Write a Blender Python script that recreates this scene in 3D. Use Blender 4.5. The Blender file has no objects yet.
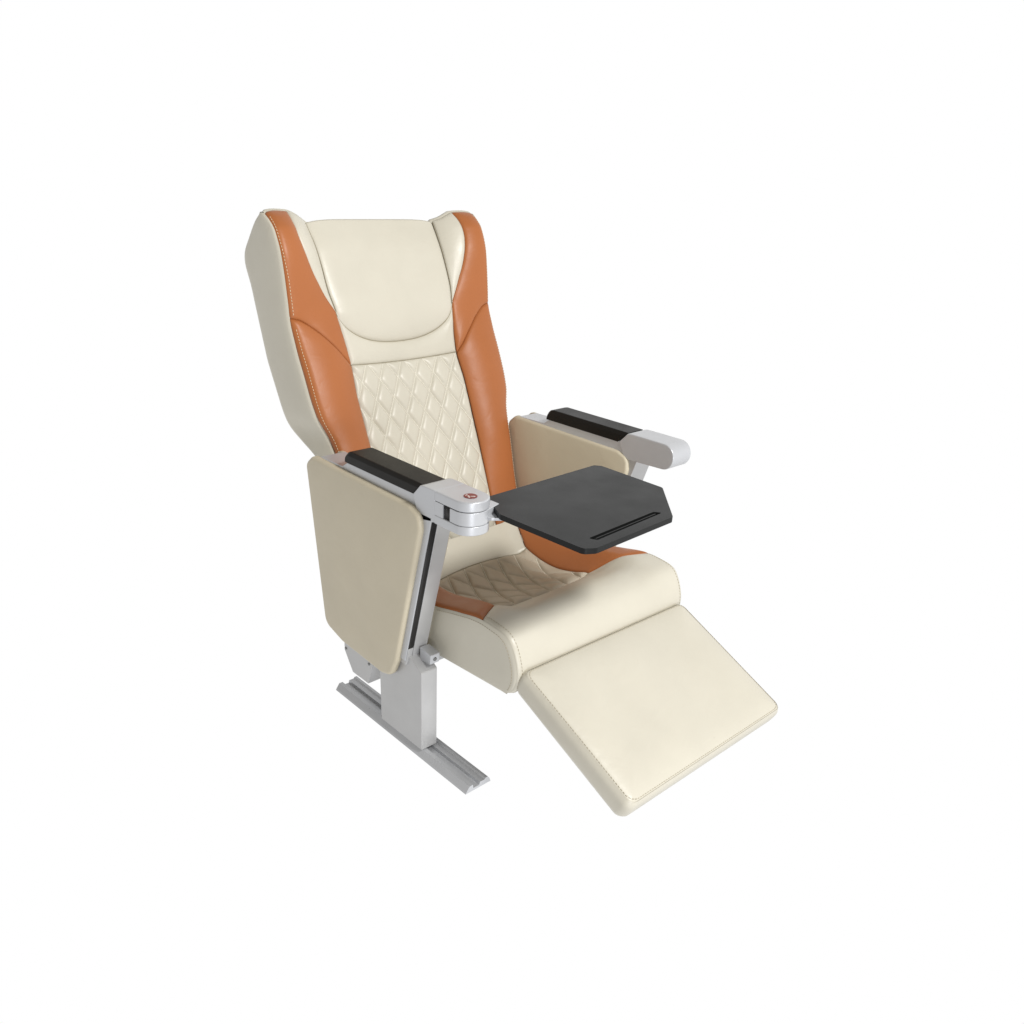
import bpy, bmesh, math
import numpy as np
from mathutils import Vector, Matrix
SC = bpy.context.scene
COL = SC.collection
rng = np.random.default_rng(7)

# ------------------------------------------------------------------ materials
def new_mat(name):
    m = bpy.data.materials.new(name); m.use_nodes = True
    return m, m.node_tree.nodes, m.node_tree.links, m.node_tree.nodes['Principled BSDF']

def leather(name, col, rough=.42, grain=480, gs=.09, wr=.12, var=.028, spec=.5):
    m, N, L, b = new_mat(name)
    tc = N.new('ShaderNodeTexCoord')
    v = N.new('ShaderNodeTexVoronoi'); v.inputs['Scale'].default_value = grain; v.feature = 'F1'
    n1 = N.new('ShaderNodeTexNoise'); n1.inputs['Scale'].default_value = 9; n1.inputs['Detail'].default_value = 3
    n2 = N.new('ShaderNodeTexNoise'); n2.inputs['Scale'].default_value = 26; n2.inputs['Detail'].default_value = 4
    n2.inputs['Distortion'].default_value = 1.1
    for n in (v, n1, n2): L.new(tc.outputs['Object'], n.inputs['Vector'])
    mix = N.new('ShaderNodeMix'); mix.data_type = 'RGBA'
    mix.inputs['A'].default_value = (*[c*(1-var) for c in col], 1)
    mix.inputs['B'].default_value = (*[min(1, c*(1+var)) for c in col], 1)
    rp = N.new('ShaderNodeMapRange'); rp.inputs['From Min'].default_value = .3; rp.inputs['From Max'].default_value = .7
    L.new(n1.outputs['Fac'], rp.inputs['Value']); L.new(rp.outputs['Result'], mix.inputs['Factor'])
    L.new(mix.outputs['Result'], b.inputs['Base Color'])
    r2 = N.new('ShaderNodeMapRange'); r2.inputs['To Min'].default_value = rough-.05; r2.inputs['To Max'].default_value = rough+.08
    L.new(n2.outputs['Fac'], r2.inputs['Value']); L.new(r2.outputs['Result'], b.inputs['Roughness'])
    b1 = N.new('ShaderNodeBump'); b1.inputs['Strength'].default_value = gs; b1.inputs['Distance'].default_value = .0006
    L.new(v.outputs['Distance'], b1.inputs['Height'])
    b2 = N.new('ShaderNodeBump'); b2.inputs['Strength'].default_value = wr; b2.inputs['Distance'].default_value = .012
    b3 = N.new('ShaderNodeBump'); b3.inputs['Strength'].default_value = .16; b3.inputs['Distance'].default_value = .004
    L.new(n2.outputs['Fac'], b3.inputs['Height']); L.new(b1.outputs['Normal'], b3.inputs['Normal'])
    L.new(n1.outputs['Fac'], b2.inputs['Height']); L.new(b3.outputs['Normal'], b2.inputs['Normal'])
    L.new(b2.outputs['Normal'], b.inputs['Normal'])
    b.inputs['Specular IOR Level'].default_value = spec
    return m

def hard(name, col, metallic=0., rough=.4, bump=0., scale=900, var=.03, spec=.5, rv=.06):
    m, N, L, b = new_mat(name)
    tc = N.new('ShaderNodeTexCoord')
    n = N.new('ShaderNodeTexNoise'); n.inputs['Scale'].default_value = 14; n.inputs['Detail'].default_value = 5
    L.new(tc.outputs['Object'], n.inputs['Vector'])
    mix = N.new('ShaderNodeMix'); mix.data_type = 'RGBA'
    mix.inputs['A'].default_value = (*[c*(1-var) for c in col], 1)
    mix.inputs['B'].default_value = (*[min(1, c*(1+var)) for c in col], 1)
    rp = N.new('ShaderNodeMapRange'); rp.inputs['From Min'].default_value = .3; rp.inputs['From Max'].default_value = .7
    L.new(n.outputs['Fac'], rp.inputs['Value']); L.new(rp.outputs['Result'], mix.inputs['Factor'])
    L.new(mix.outputs['Result'], b.inputs['Base Color'])
    b.inputs['Metallic'].default_value = metallic
    r2 = N.new('ShaderNodeMapRange'); r2.inputs['To Min'].default_value = rough-rv; r2.inputs['To Max'].default_value = rough+rv
    r2.inputs['From Min'].default_value = .3; r2.inputs['From Max'].default_value = .7
    L.new(n.outputs['Fac'], r2.inputs['Value']); L.new(r2.outputs['Result'], b.inputs['Roughness'])
    if bump:
        k = N.new('ShaderNodeTexNoise'); k.inputs['Scale'].default_value = scale
        L.new(tc.outputs['Object'], k.inputs['Vector'])
        bb = N.new('ShaderNodeBump'); bb.inputs['Strength'].default_value = bump; bb.inputs['Distance'].default_value = .0004
        L.new(k.outputs['Fac'], bb.inputs['Height']); L.new(bb.outputs['Normal'], b.inputs['Normal'])
    b.inputs['Specular IOR Level'].default_value = spec
    return m

M = dict(
    cream=leather('cream_leather', (.575, .543, .455), rough=.38),
    tan=leather('beige_panel_leather', (.56, .50, .375), rough=.45),
    seatcream=leather('darker_quilted_leather', (.475, .415, .325), rough=.42),  # seat quilt, set in a darker tone than the cream panels
    orange=leather('orange_leather', (.38, .128, .041), rough=.40, spec=.32),
    thread=hard('cream_thread', (.78, .62, .42), rough=.8),
    cord=hard('shaded_cord', (.30, .26, .18), rough=.8),
    dthread=hard('tan_thread', (.42, .37, .27), rough=.8),
    black=hard('black_moulded_plastic', (.008, .007, .006), rough=.42, bump=.25, spec=.16),
    tray=hard('black_textured_tray', (.011, .0115, .0115), rough=.34, bump=.25, scale=700, spec=.14, rv=.05, var=.04),
    silver=hard('silver_paint', (.50, .51, .53), metallic=.30, rough=.34, bump=.15, scale=1400),
    alu=hard('aluminium_extrusion', (.52, .53, .55), metallic=.35, rough=.3),
    steel=hard('grey_painted_steel', (.48, .48, .48), metallic=.25, rough=.42, var=.06),
    dark=hard('dark_gap', (.012, .011, .010), rough=.6),
    qthread=hard('ivory_thread', (.80, .76, .66), rough=.8),
    red=hard('red_badge', (.17, .030, .030), rough=.25),
    white=hard('white_badge', (.55, .46, .43), rough=.25),
    grommet=hard('screw_metal', (.20, .20, .20), metallic=.8, rough=.4),
)

# ------------------------------------------------------------------ mesh helpers
def link_mesh(name, verts, faces, mat, parent, smooth=True):
    me = bpy.data.meshes.new(name)
    me.from_pydata([tuple(map(float, v)) for v in verts], [], faces)
    me.materials.append(mat)
    if smooth: me.polygons.foreach_set('use_smooth', [True]*len(me.polygons))
    me.update()
    o = bpy.data.objects.new(name, me); COL.objects.link(o)
    if parent is not None: o.parent = parent
    return o

def fix_normals(o):
    bm = bmesh.new(); bm.from_mesh(o.data)
    bmesh.ops.remove_doubles(bm, verts=bm.verts, dist=1e-5)
    bmesh.ops.recalc_face_normals(bm, faces=bm.faces)
    bm.to_mesh(o.data); bm.free()

def bevel(o, w, seg=3, angle=35):
    b = o.modifiers.new('bevel', 'BEVEL'); b.width = w; b.segments = seg
    b.limit_method = 'ANGLE'; b.angle_limit = math.radians(angle); b.harden_normals = False
    o.data.polygons.foreach_set('use_smooth', [True]*len(o.data.polygons))
    w2 = o.modifiers.new('weighted', 'WEIGHTED_NORMAL'); w2.keep_sharp = True
    return o

def lerp(a, b, t): return a+(b-a)*t
def table(pts):
    """piecewise curve through (key,value), smoothed (monotone Hermite)"""
    pts = sorted(pts); X = np.array([p[0] for p in pts], float); Y = np.array([p[1] for p in pts], float)
    h = np.diff(X); dl = np.diff(Y)/h
    m = np.empty(len(X)); m[0] = dl[0]; m[-1] = dl[-1]
    for i in range(1, len(X)-1):
        m[i] = 0 if dl[i-1]*dl[i] <= 0 else 2*dl[i-1]*dl[i]/(dl[i-1]+dl[i])
    def f(x):
        x = np.asarray(x, float)
        i = np.clip(np.searchsorted(X, x)-1, 0, len(X)-2)
        H = h[i]; t = (x-X[i])/H; tc = np.clip(t, 0, 1)
        y = ((1+2*tc)*(1-tc)**2*Y[i] + tc*(1-tc)**2*H*m[i] + tc*tc*(3-2*tc)*Y[i+1] + tc*tc*(tc-1)*H*m[i+1])
        y = y + np.where(t < 0, t*H*m[0], 0) + np.where(t > 1, (t-1)*H*m[-1], 0)
        return y
    return f

def grid_normals(P, toward):
    du = np.gradient(P, axis=0); dv = np.gradient(P, axis=1)
    n = np.cross(du, dv); l = np.linalg.norm(n, axis=2, keepdims=True); l[l < 1e-12] = 1; n /= l
    s = np.sign((n*np.array(toward, float)).sum(axis=2).mean())
    return n*(s if s else 1)

def patch(name, P, mat, parent, toward, puff=.004, r=.012, sink=.0022, seams='LRTB', extra=None, skirt=0.):
    """P[i,j] grid of points; pillow it up away from its seams. extra(i,j) -> height array"""
    P = np.array(P, float); n = grid_normals(P, toward); nu, nv = P.shape[:2]
    edges = []
    if 'L' in seams: edges.append(P[0])
    if 'R' in seams: edges.append(P[-1])
    if 'B' in seams: edges.append(P[:, 0])
    if 'T' in seams: edges.append(P[:, -1])
    if edges:
        E = np.concatenate(edges); F = P.reshape(-1, 3); d = np.full(len(F), 9.)
        for k in range(0, len(F), 2000):
            d[k:k+2000] = np.sqrt(((F[k:k+2000, None]-E[None])**2).sum(2)).min(1)
        d = d.reshape(nu, nv)
    else: d = np.full((nu, nv), 9.)
    h = -sink*np.exp(-d/.0022) + puff*(1-np.exp(-d/r))
    if extra is not None: h = h+extra*(1-np.exp(-d/.006))
    Q = P+n*h[..., None]
    verts = list(Q.reshape(-1, 3)); faces = []
    idx = lambda i, j: i*nv+j
    for i in range(nu-1):
        for j in range(nv-1): faces.append((idx(i, j), idx(i+1, j), idx(i+1, j+1), idx(i, j+1)))
    if skirt:
        ring = [(i, 0) for i in range(nu)]+[(nu-1, j) for j in range(1, nv)]+[(i, nv-1) for i in range(nu-2, -1, -1)]+[(0, j) for j in range(nv-2, 0, -1)]
        base = len(verts)
        for (i, j) in ring: verts.append(Q[i, j]-n[i, j]*skirt)
        for k in range(len(ring)):
            k2 = (k+1) % len(ring)
            faces.append((idx(*ring[k]), idx(*ring[k2]), base+k2, base+k))
    o = link_mesh(name, verts, faces, mat, parent); fix_normals(o)
    return o, Q, n

def round_poly(pts, rad, seg=6):
    """round the corners of a closed 2-D polygon"""
    n = len(pts); out = []
    if not hasattr(rad, '__len__'): rad = [rad]*n
    for i in range(n):
        p = np.array(pts[i], float); a = np.array(pts[i-1], float); b = np.array(pts[(i+1) % n], float)
        r = rad[i]
        if r <= 0: out.append(p); continue
        u = (a-p); lu = np.linalg.norm(u); u /= lu; v = (b-p); lv = np.linalg.norm(v); v /= lv
        c = np.clip(u@v, -1, 1); th = math.acos(c); t = min(r/math.tan(th/2), lu*.49, lv*.49)
        A = p+u*t; B = p+v*t
        for k in range(seg+1):
            s = k/seg; out.append((1-s)**2*A+2*s*(1-s)*p+s*s*B)
    return out

def prism(name, pts, axis, a0, a1, mat, parent, bev=.002, seg=3, smooth=True):
    """extrude a 2-D outline along an axis ('x': pts are (y,z); 'y': (x,z); 'z': (x,y))"""
    def p3(p, a): return {'x': (a, p[0], p[1]), 'y': (p[0], a, p[1]), 'z': (p[0], p[1], a)}[axis]
    n = len(pts); V = [p3(p, a0) for p in pts]+[p3(p, a1) for p in pts]
    F = [tuple(range(n)), tuple(range(2*n-1, n-1, -1))]+[(i, (i+1) % n, n+(i+1) % n, n+i) for i in range(n)]
    o = link_mesh(name, V, F, mat, parent, smooth); fix_normals(o)
    if bev: bevel(o, bev, seg)
    return o

def box(name, x, y, z, mat, parent, bev=.0015, smooth=True):
    return prism(name, [(x[0], y[0]), (x[1], y[0]), (x[1], y[1]), (x[0], y[1])], 'z', z[0], z[1], mat, parent, bev, smooth=smooth)

def tubes(name, lines, rad, mat, parent, sides=6, closed=False):
    V = []; F = []
    for L_ in lines:
        L_ = [np.array(p, float) for p in L_]; n = len(L_); base = len(V)
        for i, p in enumerate(L_):
            t = L_[min(i+1, n-1)]-L_[max(i-1, 0)]; t /= (np.linalg.norm(t)+1e-12)
            a = np.cross(t, (0, 0, 1) if abs(t[2]) < .9 else (1, 0, 0)); a /= np.linalg.norm(a); b = np.cross(t, a)
            for k in range(sides):
                w = 2*math.pi*k/sides; V.append(p+rad*(a*math.cos(w)+b*math.sin(w)))
        for i in range(n-1):
            for k in range(sides):
                k2 = (k+1) % sides
                F.append((base+i*sides+k, base+i*sides+k2, base+(i+1)*sides+k2, base+(i+1)*sides+k))
        F.append(tuple(base+k for k in range(sides))[::-1]); F.append(tuple(base+(n-1)*sides+k for k in range(sides)))
    return link_mesh(name, V, F, mat, parent)

def resample(L_, step):
    L_ = np.array(L_, float); s = np.r_[0, np.cumsum(np.linalg.norm(np.diff(L_, axis=0), axis=1))]
    n = max(2, int(s[-1]/step)); q = np.linspace(0, s[-1], n+1)
    return np.array([np.interp(q, s, L_[:, k]) for k in range(3)]).T

def stitches(name, line, mat, parent, step=.0062, fill=.62, rad=.0006):
    """a row of short thread stitches along a line on the surface"""
    P = resample(line, step); segs = []
    for a, b in zip(P[:-1], P[1:]): segs.append([a, a+(b-a)*fill])
    return tubes(name, segs, rad, mat, parent, sides=5)

def empty(name, loc, parent=None):
    o = bpy.data.objects.new(name, None); COL.objects.link(o); o.location = loc
    if parent is not None: o.parent = parent
    o.empty_display_size = .05
    return o

# ------------------------------------------------------------------ the chair
chair = empty('reclining_chair', (0, 0, 0))
chair['label'] = 'cream and orange leather reclining seat with black swivel tray and raised footrest'
chair['category'] = 'reclining seat'
SW = {}

# ---- backrest curves (keys are heights)
yi = table([(.25, -.040), (.29, -.060), (.379, -.096), (.514, -.157), (.616, -.201), (.681, -.229), (.782, -.260), (.833, -.281), (.894, -.310), (.952, -.351)])
cw = table([(.25, .138), (.38, .141), (.514, .146), (.616, .147), (.681, .142), (.782, .153), (.833, .160), (.894, .160), (.952, .163), (.975, .164)])
ye = table([(.25, -.045), (.38, -.100), (.50, -.135), (.56, -.160), (.61, -.181), (.676, -.210), (.73, -.236), (.78, -.254), (.81, -.257), (.886, -.267), (.938, -.287), (.958, -.308), (.968, -.325)])
ew = table([(.25, .226), (.38, .232), (.50, .236), (.55, .243), (.60, .259), (.64, .262), (.90, .263), (.97, .263)])
_yb = [(.25, -.130), (.40, -.170), (.49, -.192), (.513, -.206), (.557, -.294), (.575, -.308), (.681, -.362), (.826, -.406), (.866, -.425), (.888, -.422), (.93, -.381), (.948, -.361), (.958, -.346), (.9655, -.3285)]
yb = lambda z: sum(np.interp(np.asarray(z, float)+d_, [p[0] for p in _yb], [p[1] for p in _yb]) for d_ in (-.008, -.003, .003, .008))/4
xb = table([(.25, .215), (.40, .225), (.50, .250), (.557, .262), (.60, .264), (.97, .264)])
kz = table([(.783, .0), (.80, .075), (.832, .20), (.86, .32), (.885, .40), (.91, .46), (.93, .485), (.95, .485), (.97, .46)])
ztop_ = table([(0, .9505), (.15, .957), (.3, .9645), (.46, .970), (.75, .9715), (.93, .9695), (1, .9655)])
zseam = table([(0, .679), (.12, .697), (.3, .725), (.6, .759), (.85, .776), (1, .779)])
g = lambda s: 1-(1-np.clip(s, 0, 1))**2.6

def center(s, z):
    z = np.asarray(z, float); s = np.asarray(s, float)
    rec = .014*np.clip((z-.62)/.25, 0, 1)+.008
    y = yi(z)-rec*(1-s*s)
    return np.stack([s*cw(z)+0*z, y, z+0*s], -1)

def wing(s, z, sg):
    c = cw(z); e = ew(z)
    y = yi(z)+(ye(z)-yi(z))*g(s)
    low = np.clip((.80-z)/.10, 0, 1)
    y = y+.010*low*np.sin(np.pi*np.clip(s, 0, 1))**.8
    y = y-.010*np.clip((s-.86)/.14, 0, 1)**2*(.35+.65*low)
    return np.stack([sg*(c+s*(e-c)), y, z+0*s], -1)

def quilt(P, U, V, a, b, depth, wp=1.):
    p = U/a+V/b; q = U/a-V/b
    dp = np.abs(p-np.round(p)); dq = np.abs(q-np.round(q))
    k = a/1.2
    cell = np.sin(np.floor(p)*12.9898+np.floor(q)*78.233)*43758.5453; cell = cell-np.floor(cell)
    return (.82+.36*cell)*depth*(np.clip(1-wp*np.exp(-dp*k/.0036), 0, 1)*np.clip(1-np.exp(-dq*k/.0036), 0, 1))-depth*.4

def quilt_threads(Q, n, U, V, a, b):
    return None

back = empty('backrest', (0, 0, 0), chair)
FRONT = (0, 1, .4)

# headrest pad: squared top, round bottom
S = np.sin(np.linspace(-np.pi/2, np.pi/2, 90)); T = np.linspace(0, 1, 90)
s, t = np.meshgrid(S, T, indexing='ij')
ub = lambda s: .784-.070*(1-np.abs(s)**2.3)**.5
zt = .9465-.0025*(1-s*s)
z = ub(s)+(zt-ub(s))*t
head, hQ, hN = patch('headrest', center(s, z), M['cream'], back, FRONT, puff=.015, r=.026, sink=.003, seams='LRB', skirt=.012)
def seam(line, parent, rad=.0008, mat='cord'):
    return tubes('seam', [resample(line, .004)], rad, M[mat], parent, sides=6)
edge_ = np.concatenate([hQ[0, ::-1]+hN[0, ::-1]*.0045, hQ[:, 0]+hN[:, 0]*.0012, hQ[-1, :]+hN[-1, :]*.0030])
seam(edge_, head, .0009)
def threads(Q, n, U, V, a, b, parent, rad=.0007, fam=(1, -1)):
    lines = []
    for sgn in fam:
        p = U/a+sgn*V/b
        for m_ in range(int(np.ceil(p.min())), int(np.floor(p.max()))+1):
            run = []
            for j in range(1, Q.shape[1]-1):
                col_ = p[:, j]
                if col_[0] < m_ < col_[-1]:
                    k_ = np.interp(m_, col_, np.arange(len(col_))); i_ = int(k_); fr = k_-i_
                    if 1 < i_ < Q.shape[0]-3: run.append(Q[i_, j]*(1-fr)+Q[i_+1, j]*fr+n[i_, j]*.0003); continue
                if len(run) > 3: lines.append(resample(run, .004))
                run = []
            if len(run) > 3: lines.append(resample(run, .004))
    segs = []
    for L_ in lines:
        for a_, b_ in zip(L_[:-1], L_[1:]): segs.append([a_, a_+(b_-a_)*.75])
    return tubes('quilting_thread', segs, rad, M['qthread'], parent, sides=5)

# band under the pad, down to the quilt
zq = lambda s: .681-.006*(1-s*s)
z = zq(s)+(ub(s)-zq(s))*t
patch('lumbar_band', center(s, z), M['cream'], back, FRONT, puff=.006, r=.012, seams='LRTB', skirt=.008)

# quilted panel
S2 = np.linspace(-1, 1, 180); T2 = np.linspace(0, 1, 260)
s, t = np.meshgrid(S2, T2, indexing='ij'); z = .27+(zq(s)-.27)*t
P = center(s, z)
ex = quilt(P, P[..., 0]+.043, (z-.681)*1.09, .0485, .080, .0068)
o, Q, n = patch('quilted_panel', P, M['cream'], back, FRONT, puff=.003, r=.01, seams='LRTB', extra=ex, skirt=.008)
threads(Q, n, P[..., 0]+.043, (z-.681)*1.09, .0485, .080, o)
seam(Q[:, -1]+np.array([0, .0012, 0]), o)

for sg in (1, -1):
    T3 = np.linspace(0, 1, 80)
    def kcurve(t):
        s = np.zeros_like(t)
        for _ in range(60):
            z = zseam(s)+(ztop_(s)-zseam(s))*t
            s = .5*s+.5*np.where(z > .783, kz(np.clip(z, .783, .97)), 0)
        return s, zseam(s)+(ztop_(s)-zseam(s))*t
    kk, zk = kcurve(T3)
    # upper bolster
    U = np.linspace(0, 1, 44); u, ki = np.meshgrid(U, np.arange(80), indexing='ij')
    s = kk[ki]+u*(1-kk[ki]); z = zseam(s)+(ztop_(s)-zseam(s))*T3[ki]
    Pb = wing(s, z, sg)
    o, Q, n = patch('bolster', Pb, M['orange'], back, FRONT, puff=.003, r=.010, seams='LRBT', skirt=.006)
    col = Q[-4]+n[-4]*.0006
    stitches('stitching', col[3:-3], M['thread'], o)
    # cream inner wing
    m = zk > .7832
    zz = np.r_[.7832, zk[m]]; ks = np.r_[0, kk[m]]
    u, ki = np.meshgrid(np.linspace(0, 1, 26), np.arange(len(zz)), indexing='ij')
    s = u*ks[ki]; tt = (zz-zz[0])/(zz[-1]-zz[0])
    z = zz[ki]+(ztop_(s)-ztop_(ks[-1]))*tt[ki]**2
    patch('headrest_wing', wing(s, z, sg), M['cream'], back, FRONT, puff=.002, r=.01, seams='LRT', skirt=.004)
    # lower bolster
    u, t = np.meshgrid(np.linspace(0, 1, 44), np.linspace(0, 1, 90), indexing='ij')
    z = .27+(zseam(u)-.27)*t
    o, Q, n = patch('bolster', wing(u, z, sg), M['orange'], back, FRONT, puff=.003, r=.010, seams='LRT', skirt=.006)
    col = Q[-4]+n[-4]*.0006
    stitches('stitching', col[10:-3], M['thread'], o)
    # side panel
    Z = np.linspace(.25, .9658, 130)
    u, z = np.meshgrid(np.linspace(0, 1, 34), Z, indexing='ij')
    f = wing(np.ones_like(Z), Z, sg); b = np.stack([sg*xb(Z), yb(Z), Z], -1)
    P = f[None]*(1-u[..., None])+b[None]*u[..., None]
    P[..., 0] += sg*.004*np.sin(np.pi*u)**.6
    P[..., 0] -= sg*.005*np.clip((u-.85)/.15, 0, 1)**2
    o, Q, n = patch('side_panel', P, M['cream'], back, (sg, 0, 0), puff=.004, r=.014, seams='L', sink=.002)
    if sg == 1: sideQ = Q

# rear shell, closing over the top
rows = []
X = np.linspace(-1, 1, 81)
def front_top(xn):
    x = np.abs(xn)*.263; c = float(cw(.95))
    if x <= c:
        return center(np.array(xn*.263/c), np.array(.9465-.0025*(1-(x/c)**2)))
    s = np.array((x-c)/(.263-c)); zt_ = float(ztop_(s)); p = wing(s, np.array(zt_), 1); p = np.array([np.sign(xn)*abs(p[0]), p[1], p[2]])
    return p
F0 = np.array([front_top(x) for x in X])
rows.append(F0+np.array([0, -.001, -.004])); rows.append(F0+np.array([0, -.004, .0015])); rows.append(F0+np.array([0, -.012, .001]))
for z0 in np.r_[.9645, .961, .957, np.linspace(.95, .27, 60)]:
    xx = float(xb(z0))-.0045
    edge = np.clip(1-np.abs(X), 0, 1)
    y = float(yb(z0))-.010*(1-X**6)
    zz = np.full_like(X, z0)
    if z0 > .88:
        w = (z0-.88)/.07; w = min(w, 1.25); cc = np.clip((1-np.abs(X))/.4, 0, 1)
        zz = zz-.016*w*cc
        y = y-.006*w*cc
    rows.append(np.stack([X*xx, y, zz], -1))
patch('rear_shell', np.array(rows), M['cream'], back, (0, -1, .2), puff=0, sink=0, seams='')

# ---------------------------------------------------------------- seat
seat = empty('seat', (0, 0, 0), chair)
PC = np.array([(-.035, .320), (.030, .270), (.125, .258), (.232, .288), (.288, .318), (.338, .335), (.382, .324), (.407, .290), (.409, .252), (.389, .222), (.35, .224)])
PO = np.array([(-.035, .330), (.030, .316), (.140, .308), (.245, .329), (.298, .340), (.340, .341), (.383, .331), (.406, .292), (.409, .252), (.389, .222), (.35, .224)])
def crom(P, k):
    k = np.clip(np.asarray(k, float), 0, len(P)-1.0001); i = np.floor(k).astype(int); t = (k-i)[..., None]
    g_ = lambda j: P[np.clip(j, 0, len(P)-1)]
    a, b, c, d = g_(i-1), g_(i), g_(i+1), g_(i+2)
    return .5*(2*b+(c-a)*t+(2*a-5*b+4*c-d)*t*t+(3*b-a-3*c+d)*t**3)
SX = .238; CX = .142
def seat_pt(x, k):
    a = np.clip((np.abs(x)-.118)/(.190-.118), 0, 1); a = a*a*(3-2*a)
    p = crom(PC, k)*(1-a[..., None])+crom(PO, k)*a[..., None]
    e = np.clip((np.abs(x)-.226)/(SX-.226), 0, 1)
    sinkz = .0025*e**2.4
    k_ = np.asarray(k)
    y = p[..., 0]-sinkz*np.clip((k_-5)/1.5, 0, 1)
    z = p[..., 1]-sinkz*np.clip(1-(k_-5.2)/1.6, 0, 1)
    return np.stack([x+0*k_, y, z], -1)
UP = (0, .1, 1)
def tf(x):
    ax = np.abs(x)
    return np.where(ax < .135, 3-.0+.28*(1-(ax/.135)**2), 3+(ax-.135)/(SX-.135)*1.35)
# rear band
u, t = np.meshgrid(np.linspace(-1, 1, 80), np.linspace(0, 1, 26), indexing='ij')
cxr = lambda k: CX+.030*np.clip(1-k, 0, 1)
k = t*(.90+.18*u**2); x = u*cxr(k)
patch('rear_band', seat_pt(x, k), M['cream'], seat, UP, puff=.004, r=.01, seams='LRT', skirt=.006)
# quilt
u, t = np.meshgrid(np.linspace(-1, 1, 180), np.linspace(0, 1, 150), indexing='ij')
xe = lambda k: CX-.007*np.clip((k-1)/2, 0, 1)
k0 = .90+.18*u**2; k = k0+t*(tf(u*.135)-k0); x = u*xe(k); P = seat_pt(x, k)
VV = P[..., 1]-.03-.25*P[..., 0]**2
ex = quilt(P, P[..., 0]+.010, VV, .0485, .105, .0095, .5)
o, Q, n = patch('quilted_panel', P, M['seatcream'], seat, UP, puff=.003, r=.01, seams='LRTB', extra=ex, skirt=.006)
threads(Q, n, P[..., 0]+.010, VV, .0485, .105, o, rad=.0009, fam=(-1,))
seam(Q[:, 0]+np.array([0, 0, .0010]), o); seam(Q[:, -1]+np.array([0, 0, .0012]), o)
# orange sides
for sg in (1, -1):
    u, t = np.meshgrid(np.linspace(0, 1, 40), np.linspace(0, 1, 90), indexing='ij')
    xin = .135; x = xin+u*(SX-xin); k = t*tf(x)
    inner = np.where(k < 1, cxr(k), xe(k)); x = inner+u*(SX-inner); k = t*tf(x)
    o, Q, n = patch('bolster', seat_pt(sg*x, k), M['orange'], seat, UP, puff=.004, r=.01, seams='LRT', skirt=.006)
# front roll
u, t = np.meshgrid(np.linspace(-1, 1, 140), np.linspace(0, 1, 90), indexing='ij')
x = u*SX; k = tf(x)+t*(10-tf(x))
o, rQ, rN = patch('front_roll', seat_pt(x, k), M['cream'], seat, UP, puff=.003, r=.012, seams='LRB', skirt=.004)
for i in (3, -4): 
    stitches('stitching', rQ[i, 2:80]+rN[i, 2:80]*.0004, M['dthread'], o, rad=.0005)
for sg in (1, -1):
    K = np.linspace(0, 9, 160); top = seat_pt(np.full_like(K, sg*SX), K)
    bot = np.stack([np.full_like(K, sg*(SX-.004)), np.interp(K, [0, 9], [-.03, .384]), np.interp(K, [0, 9], [.192, .2185])], -1)
    u = np.linspace(0, 1, 30)[:, None, None]
    P = top[None]*(1-u)+bot[None]*u
    P[..., 0] += sg*.003*np.sin(np.pi*np.clip(u[..., 0]*1.0, 0, 1))**.5
    o, Q, n = patch('side_panel', P, M['cream'], seat, (sg, 0, 0), puff=.0015, r=.012, sink=.0012, seams='L')
    # double stitched seam following the front curve
    off = []
    for kk_ in np.linspace(2.5, 8.6, 120):
        j = kk_/9*159; j0 = int(j); uu = .011/max(.02, np.linalg.norm(top[j0]-bot[j0]))
        i0 = min(28, uu*29); a = int(i0); fr = i0-a
        off.append(Q[a, j0]*(1-fr)+Q[a+1, j0]*fr+np.array([sg*.0004, 0, 0]))
    stitches('stitching', off, M['dthread'], o, rad=.0005)
prism('seat_base', [(-.03, .214), (.330, .236), (.330, .25), (-.03, .26)], 'x', -.222, .222, M['dark'], seat, bev=.003)

# ---------------------------------------------------------------- footrest
foot = empty('footrest', (0, 0, 0), chair)
A = np.array([.413, .2712]); B = np.array([.679, .147]); dv = (B-A)/np.linalg.norm(B-A); nrm = np.array([-dv[1], dv[0]])
Lf = np.linalg.norm(B-A); W = .2305; TH = .048
def rrect(hx, hy, r, n):
    """closed rounded rectangle, n points per quarter, centred at 0"""
    out = []
    for (cx, cy, a0) in ((hx-r, hy-r, 0), (-hx+r, hy-r, 90), (-hx+r, -hy+r, 180), (hx-r, -hy+r, 270)):
        for i in range(n):
            a = math.radians(a0+90*i/(n-1)); out.append((cx+r*math.cos(a), cy+r*math.sin(a)))
    return out
def foot_pt(u, v, h):     # u lateral, v along, h outward from top plane
    p = A+dv*(v+Lf/2)+nrm*h
    return (u+.004, p[0], p[1]+.022*u)
bm = bmesh.new(); rings = []
prof = [(-.0035, .004), (-.0015, .0005), (0, -.0035), (0.0012, -.008), (.0015, -.020), (.0005, -.034), (-.003, -.043), (-.010, -.049), (-.02, -.0505)]   # (inset-, height)
def ringpts(ins, h): return [foot_pt(a*(W+ins)/W, b*(Lf/2+ins)/(Lf/2), h) for a, b in rrect(W, Lf/2, .016, 9)]
verts = []; faces = []
for (i_, h_) in prof: verts += ringpts(i_, h_)
m = 36
for r_ in range(len(prof)-1):
    for k_ in range(m):
        faces.append((r_*m+k_, r_*m+(k_+1) % m, (r_+1)*m+(k_+1) % m, (r_+1)*m+k_))
faces.append(tuple((len(prof)-1)*m+k_ for k_ in range(m)))
fb = link_mesh('footrest_side', verts, faces, M['cream'], foot); fix_normals(fb)
u, t = np.meshgrid(np.linspace(-1, 1, 110), np.linspace(-1, 1, 80), indexing='ij')
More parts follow.
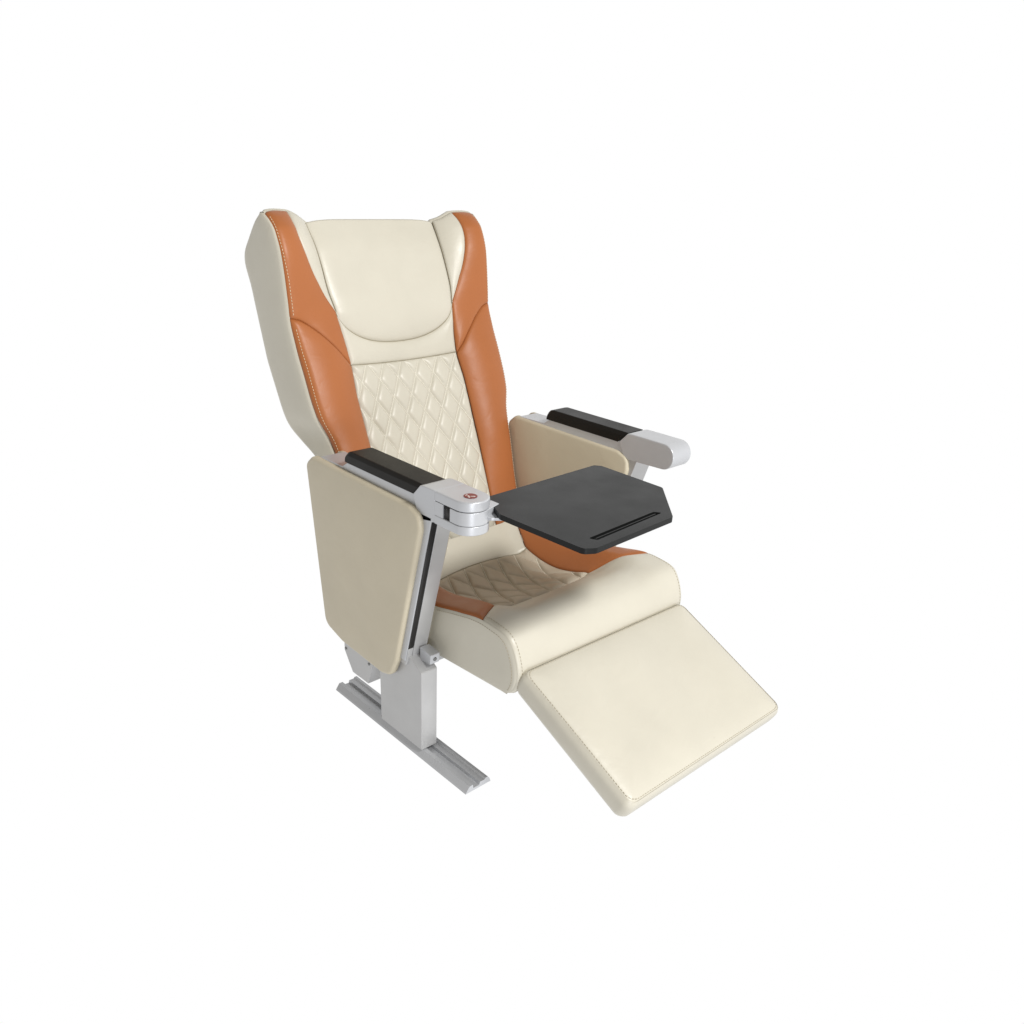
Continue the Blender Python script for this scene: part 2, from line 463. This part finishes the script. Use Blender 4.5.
# squircle-ish mapping so that the corners are rounded
uu = u*(W-.0028); vv = t*(Lf/2-.0028); r = .014
cu = np.clip(np.abs(uu)-(W-.0028-r), 0, None); cv = np.clip(np.abs(vv)-(Lf/2-.0028-r), 0, None)
mx = np.maximum(cu, cv); ln = np.hypot(cu, cv); sc = np.where(ln > 0, mx/np.where(ln > 0, ln, 1), 1)
uu = np.where(ln > 0, np.sign(uu)*(np.clip(np.abs(uu), 0, W-.0028-r)+cu*sc), uu); vv = np.where(ln > 0, np.sign(vv)*(np.clip(np.abs(vv), 0, Lf/2-.0028-r)+cv*sc), vv)
P = np.array([[foot_pt(uu[i, j], vv[i, j], .0035) for j in range(80)] for i in range(110)])
lump = .0016*np.sin(7*uu/W+1)*np.cos(3*vv/Lf)
o, Q, n = patch('footrest_top', P, M['cream'], foot, (0, .4, 1), puff=.009, r=.022, sink=.001, seams='LRTB', extra=lump, skirt=.006)
loop = [foot_pt(a*(W-.0065)/W, b*(Lf/2-.0065)/(Lf/2), .0095) for a, b in rrect(W, Lf/2, .016, 9)]; loop.append(loop[0])
# project stitches onto the pillow by height of nearest vertex
QF = Q.reshape(-1, 3)
lp = resample(loop, .004); lp2 = []
for p in lp:
    q = QF[((QF-p)**2).sum(1).argmin()]; hgt = (q[1:]-A)@nrm
    pl = p.copy(); cur = (p[1:]-A)@nrm; pl[1:] += nrm*(hgt-cur+.0003); lp2.append(pl)
stitches('stitching', lp2, M['dthread'], o, rad=.0005)
bk = prism('mounting_plate', [(.34, .195), (.46, .19), (.56, .15), (.545, .14), (.44, .175), (.34, .18)], 'x', -.05, .05, M['steel'], foot, bev=.002)

# ---------------------------------------------------------------- arms
def tray_hinge_arm(sg):
    arm = empty('armrest', (0, 0, 0), chair)
    X0, X1 = .240, .298
    xs = (X0, X1) if sg > 0 else (-X1, -X0)
    prism('arm_rail', round_poly([(-.118, .528), (.230, .528), (.230, .5570), (-.012, .5560), (-.03, .5440), (-.112, .5415)], [.004, 0, 0, .0, .0, .005]), 'x', xs[0]+.0005, xs[1]+(.0015 if sg > 0 else -.0005), M['silver'], arm, bev=.002)
    # black pad: saddle section over the rail, chamfered upper edges, slanted front end
    ztp = .5770 if sg > 0 else .5785
    prof = round_poly([(xs[0]-.0012, .5555), (xs[1]+.0012, .5555), (xs[1]+.0012, .571), (xs[1]-.005, ztp), (xs[0]+.005, ztp), (xs[0]-.0012, .571)], [0, 0, .004, .004, .004, .004], 4)
    n_ = len(prof); V = []
    for st, (y0, dz) in enumerate([(-.020, -.012), (-.0185, -.006), (-.014, -.002), (-.006, 0), (.195, 0)]):
        for (px_, pz_) in prof:
            y = y0
            if st == 4: y = .193+(pz_-.5555)/.023*.022
            hh = pz_+(dz if pz_ > .56 else 0)
            V.append((px_, y, max(hh, .5555)))
    F = []
    for st in range(4):
        for k in range(n_):
            F.append((st*n_+k, st*n_+(k+1) % n_, (st+1)*n_+(k+1) % n_, (st+1)*n_+k))
    F.append(tuple(range(n_))); F.append(tuple(4*n_+k for k in range(n_)))
    o = link_mesh('arm_pad', V, F, M['black'], arm); fix_normals(o); bevel(o, .0012, 2, 50)
    return arm, xs

def side_cushion(sg):
    c = empty('side_cushion', (0, 0, 0), chair)
    out = [(-.146, .522), (-.122, .5415), (.198, .5375), (.226, .527), (.2285, .500), (.151, .202), (.130, .158), (.099, .150), (-.043, .1565), (-.108, .174)]
    def cush(nm, xa, xo, mat, parent, ins=0.):
        """pillowed slab from xa (inner) to xo (outer) with rounded rim"""
        base = np.array(round_poly(out, [.02, .018, .03, .03, .03, .03, .03, .03, .04, .03], 7)); ctr = base.mean(0)
        m_ = len(base); V = []; F = []
        d = np.sign(xo-xa); rr = min(.007, abs(xo-xa)*.8)
        levels = [(0, xa)]+[(rr*(1-math.cos(a)), xo-d*rr*(1-math.sin(a))) for a in np.linspace(0, math.pi/2, 6)]
        levels += [(.03, xo+d*.0010), (.05, xo+d*.0018), (.09, xo+d*.0024)]
        nrm2 = []
        for i in range(m_):
            t_ = base[(i+1) % m_]-base[i-1]; t_ /= np.linalg.norm(t_)+1e-9; q = np.array([-t_[1], t_[0]])
            if q@(ctr-base[i]) < 0: q = -q
            nrm2.append(q)
        for ins_, x_ in levels:
            for i in range(m_):
                if ins_ > .025: p = base[i]+(ctr-base[i])*(ins_/.17)
                else: p = base[i]+nrm2[i]*(ins_+ins)
                V.append((x_, p[0], p[1]))
        for l in range(len(levels)-1):
            for i in range(m_): F.append((l*m_+i, l*m_+(i+1) % m_, (l+1)*m_+(i+1) % m_, (l+1)*m_+i))
        F.append(tuple(range(m_))); F.append(tuple((len(levels)-1)*m_+i for i in range(m_)))
        o_ = link_mesh(nm, V, F, mat, parent); fix_normals(o_); return o_
    cush('outer_cushion', sg*.2985 if sg > 0 else -.2925, sg*.3125 if sg > 0 else -.3035, M['tan'], c)
    cush('inner_cushion', sg*.247, sg*.2355, M['tan'], c)
    o2 = prism('panel_frame', round_poly([(-.135, .520), (-.118, .529), (.202, .526), (.214, .50), (.140, .206), (.118, .174), (-.043, .172), (-.100, .184)], .01), 'x', sg*.2475, sg*(.298 if sg > 0 else .292), M['steel'], c, bev=.001)
    return c

def leg(sg):
    l = empty('leg', (0, 0, 0), chair)
    xa, xz = (.256, .2945) if sg > 0 else (-.2945, -.247)
    # vertical post
    prism('post', [(.069, .0147), (.209, .0147), (.209, .196), (.180, .213), (.069, .235)], 'x', xa, xz, M['steel'], l, bev=.002)
    # slanted upright beside the cushion: front tube, dark channel, outer strip
    yf = lambda z: (.247+(z-.517)*.2525) if sg > 0 else (.243+(z-.517)*.31)
    def slab(nm, x0, x1, zb, zt_, mat, d0=0., d1=.05, bev=.001, par=l):
        return prism(nm, [(yf(zb)-d1, zb), (yf(zb)-d0, zb), (yf(zt_)-d0, zt_), (yf(zt_)-d1, zt_)], 'x', sg*x0, sg*x1, mat, par, bev)
    slab('upright', .254, .2865, .190, .530, M['steel']) if sg > 0 else slab('upright', .244, .2980, .190, .530, M['steel'])
    if sg > 0:
      slab('upright_edge', .2995, .3025, .208, .529, M['silver'], d0=.001)
      slab('channel', .2867, .2993, .236, .5285, M['dark'], d0=.0015, bev=0)
      slab('channel_foot', .2872, .2993, .196, .2358, M['steel'], d0=.0005)
    if sg > 0:
        b = prism('rear_bracket', [(-.070, .150), (-.070, .117), (-.041, .074), (.018, .074), (.036, .124), (.04, .150)], 'x', .249, .2905, M['steel'], l, bev=.0015)
        for (yy, zz) in ((-.064, .123), (.024, .126)):
            cpt = [(yy+.0032*math.cos(a), zz+.0032*math.sin(a)) for a in np.linspace(0, 2*math.pi, 13)[:-1]]
            prism('screw', cpt, 'x', .2903, .2925, M['grommet'], b, bev=.0005)
        b = prism('seat_bracket', [(.180, .206), (.212, .210), (.214, .231), (.180, .235)], 'x', .2535, .2760, M['silver'], l, bev=.0015)
        cpt = [(.180+.004*math.cos(a), .187+.004*math.sin(a)) for a in np.linspace(0, 2*math.pi, 13)[:-1]]
        prism('screw', [(p[0]-.180+.265, p[1]+.033) for p in cpt], 'y', .2110, .2150, M['grommet'], b, bev=.0005)
    # floor track extrusion
    h = .016
    h = .014
    sec = [(.2365, 0), (.2995, 0), (.2975, .0035), (.2900, h), (.2815, h), (.2805, .0055), (.2655, .0055), (.2640, .0115), (.2520, .0115), (.2500, .0145), (.2440, .0145), (.2400, .0095)]
    tr = prism('floor_track', [(sg*p[0], p[1]) for p in sec], 'y', -.101, .352, M['alu'], l, bev=0, smooth=False)
    return l

for sg in (1, -1):
    arm, xs = tray_hinge_arm(sg)
    side_cushion(sg)
    leg(sg)
    if sg > 0: near_arm = arm
    else:
        # plain end cap, rounded in side view
        cap = [(.196, .556), (.2175, .5785), (.226, .5800), (.260, .5803)]+[(.313+.0265*math.sin(a), .5538+.0265*math.cos(a)) for a in np.linspace(0, math.pi, 18)]+[(.226, .524), (.211, .531)]
        prism('end_cap', cap, 'x', -.298, -.2385, M['silver'], arm, bev=.0022)

# near arm: end block with a swivel knuckle
def plan_cap(y0, xa, xb_, r, yc, n=14):
    pts = [(xa, y0), (xb_, y0)]
    cx = (xa+xb_)/2; hw = (xb_-xa)/2
    for a in np.linspace(0, math.pi, n): pts.append((cx+hw*math.cos(a), yc+r*math.sin(a)))
    return pts
blk = prism('end_block', [(.196, .556), (.217, .5780), (.226, .5800), (.258, .5803), (.258, .5235), (.222, .5165), (.209, .5255)], 'x', .2385, .3025, M['silver'], near_arm, bev=.002)
prism('top_plate', plan_cap(.2560, .2385, .3025, .029, .313), 'z', .5625, .5803, M['silver'], near_arm, bev=.0028, seg=4)
prism('bottom_plate', plan_cap(.2560, .2385, .3025, .029, .313), 'z', .5220, .5380, M['silver'], near_arm, bev=.0018)
kn = prism('swivel_knuckle', plan_cap(.2965, .2388, .3024, .0287, .313), 'z', .5386, .5619, M['silver'], near_arm, bev=.001)
prism('knuckle_recess', [(.2400, .2565), (.2970, .2565), (.2970, .2788), (.3000, .2792), (.3000, .2960), (.2400, .2960)], 'z', .5386, .5619, M['dark'], near_arm, bev=0)
box('window_post', (.2975, .3021), (.2560, .2790), (.5381, .5624), M['silver'], near_arm, bev=0, smooth=False)
# badge on the top plate
bd = prism('badge', [(.2710+.0115*math.cos(a), .3115+.0115*math.sin(a)) for a in np.linspace(0, 2*math.pi, 33)[:-1]], 'z', .5802, .5813, M['red'], near_arm, bev=.0004)
def blob(nm, cx, cy, rx, ry, rot, mat, z0=.5812, z1=.5818):
    P_ = []
    for a in np.linspace(0, 2*math.pi, 25)[:-1]:
        x = rx*math.cos(a); y = ry*math.sin(a); P_.append((cx+x*math.cos(rot)-y*math.sin(rot), cy+x*math.sin(rot)+y*math.cos(rot)))
    return prism(nm, P_, 'z', z0, z1, mat, bd, bev=0)
blob('badge_mark', .2760, .3130, .0018, .0056, -.5, M['white'])
blob('badge_mark', .2700, .3165, .0016, .0042, .9, M['white'])
blob('badge_mark', .2745, .3050, .0034, .0013, .3, M['white'])

# tray: swings on the knuckle
tray = empty('tray_table', (0, 0, 0), chair)
TZ = .5605; TT = .0095
outl = round_poly([(.214, .290), (-.066, .281), (-.075, .292), (-.0725, .440), (.029, .540), (.226, .5485), (.244, .538), (.251, .362), (.236, .330)], [.01, .008, .008, .012, .008, .014, .012, .012, .01], 5)
bm = bmesh.new()
# slot as a real groove: build the top as the outline with a slot-shaped hole, walls and floor
slot = round_poly([(.209, .5160), (.038, .5060), (.028, .5175), (.202, .5290)], [.0035]*4, 4)
vo = [bm.verts.new((p[0], p[1], TZ)) for p in outl]; vs = [bm.verts.new((p[0], p[1], TZ)) for p in slot]
eo = [bm.edges.new((vo[i], vo[(i+1) % len(vo)])) for i in range(len(vo))]; es = [bm.edges.new((vs[i], vs[(i+1) % len(vs)])) for i in range(len(vs))]
bmesh.ops.triangle_fill(bm, use_beauty=True, use_dissolve=False, edges=eo+es)
vb = [bm.verts.new((p[0], p[1], TZ-TT)) for p in outl]; vd = [bm.verts.new((p[0], p[1], TZ-.005)) for p in slot]
for i in range(len(vo)): bm.faces.new((vo[i], vo[(i+1) % len(vo)], vb[(i+1) % len(vo)], vb[i]))
for i in range(len(vs)): bm.faces.new((vs[i], vs[(i+1) % len(vs)], vd[(i+1) % len(vs)], vd[i]))
bm.faces.new(vb); bm.faces.new(vd)
# drop any face that filled the slot
ctr_s = np.mean(slot, 0)
for f_ in [f for f in bm.faces if len(f.verts) == 3 and all(v in vs for v in f.verts)]: bm.faces.remove(f_)
bmesh.ops.recalc_face_normals(bm, faces=bm.faces)
me = bpy.data.meshes.new('tray_top'); bm.to_mesh(me); bm.free(); me.materials.append(M['tray'])
tt_ = bpy.data.objects.new('tray_top', me); COL.objects.link(tt_); tt_.parent = tray
bevel(tt_, .0022, 3, 50)
rib = prism('slot_rib', [(.199, .5213), (.040, .5115), (.040, .5135), (.199, .5233)], 'z', .5540, .5598, M['tray'], tray, bev=.0003)
prism('swing_arm', [(.262, .318), (.236, .300), (.190, .338), (.150, .420), (.175, .430), (.222, .372), (.255, .346)], 'z', .5445, .5500, M['silver'], tray, bev=.001)
prism('swing_link', [(.243, .298), (.222, .308), (.2215, .3275), (.2706, .3419)], 'z', .5388, .5617, M['silver'], tray, bev=.001)

# cross tubes under the seat, tying the two legs together
box('cross_beam', (-.246, .246), (.095, .135), (.150, .180), M['steel'], chair, bev=.003)

# stitching, piping, screws and badge marks belong to the mesh of the panel they sit on
def depth_of(o):
    k = 0
    while o.parent is not None: o = o.parent; k += 1
    return k
for o in [o for o in COL.objects if o.type == 'MESH' and depth_of(o) > 2]:
    p = o.parent; me = p.data; off = len(me.materials)
    for m_ in o.data.materials: me.materials.append(m_)
    o.data.polygons.foreach_set('material_index', [off]*len(o.data.polygons))
    bm = bmesh.new(); bm.from_mesh(me); bm.from_mesh(o.data); bm.to_mesh(me); bm.free()
    bpy.data.objects.remove(o)

# ------------------------------------------------------------------ world: bright white studio surround, dimmer overhead
w = bpy.data.worlds.new('World'); SC.world = w; w.use_nodes = True
N = w.node_tree.nodes; L = w.node_tree.links; N.clear()
out = N.new('ShaderNodeOutputWorld'); bg = N.new('ShaderNodeBackground'); tc = N.new('ShaderNodeTexCoord')
sx = N.new('ShaderNodeVectorMath'); sx.operation = 'DOT_PRODUCT'; L.new(tc.outputs['Generated'], sx.inputs[0])
sx.inputs[1].default_value = Vector((.48, .28, .83)).normalized()
cr = N.new('ShaderNodeValToRGB'); L.new(sx.outputs['Value'], cr.inputs[0])
cr.color_ramp.elements[0].position = .0; cr.color_ramp.elements[0].color = (1, 1, 1, 1)
cr.color_ramp.elements[1].position = .50; cr.color_ramp.elements[1].color = (.33, .315, .285, 1)
L.new(cr.outputs[0], bg.inputs[0]); bg.inputs[1].default_value = 1.0; L.new(bg.outputs[0], out.inputs[0])

def area(name, loc, target, size, power, col=(1, 1, 1)):
    l = bpy.data.lights.new(name, 'AREA'); l.shape = 'DISK'; l.size = size; l.energy = power; l.color = col
    o = bpy.data.objects.new(name, l); COL.objects.link(o); o.location = loc
    o.rotation_euler = (Vector(target)-Vector(loc)).to_track_quat('-Z', 'Y').to_euler()
    return o
d = Vector((.03, .66, .75)).normalized()
area('key_light', Vector((0, .3, .35))+d*2.5, (0, .3, .35), .42, 56, (1, .995, .985))
area('fill_light', (1.35, 2.7, .25), (.15, .2, .25), .9, 26, (.93, .95, 1))

# ------------------------------------------------------------------ camera
yaw, pit, roll = -0.7592168237579354, 0.4653623517069508, 0.045995222974373695
f = Vector((math.sin(yaw)*math.cos(pit), -math.cos(yaw)*math.cos(pit), -math.sin(pit)))
r_ = f.cross(Vector((0, 0, 1))).normalized(); u_ = r_.cross(f)
r2 = r_*math.cos(roll)+u_*math.sin(roll); u2 = -r_*math.sin(roll)+u_*math.cos(roll)
cam = bpy.data.cameras.new('camera'); co = bpy.data.objects.new('camera', cam); COL.objects.link(co)
mat = Matrix((r2, u2, -f)).transposed().to_4x4(); mat.translation = Vector((1.0960, 1.2650, 1.0490)); co.matrix_world = mat
cam.sensor_width = 36; cam.lens = 820.497/1024*36; cam.shift_x = (512-501.938)/1024; cam.shift_y = (587.730-512)/1024
cam.clip_start = .05; cam.clip_end = 100
SC.camera = co
vs_ = SC.view_settings; vs_.view_transform = 'Standard'; vs_.look = 'None'; vs_.gamma = 1; vs_.exposure = 0; vs_.use_curve_mapping = False
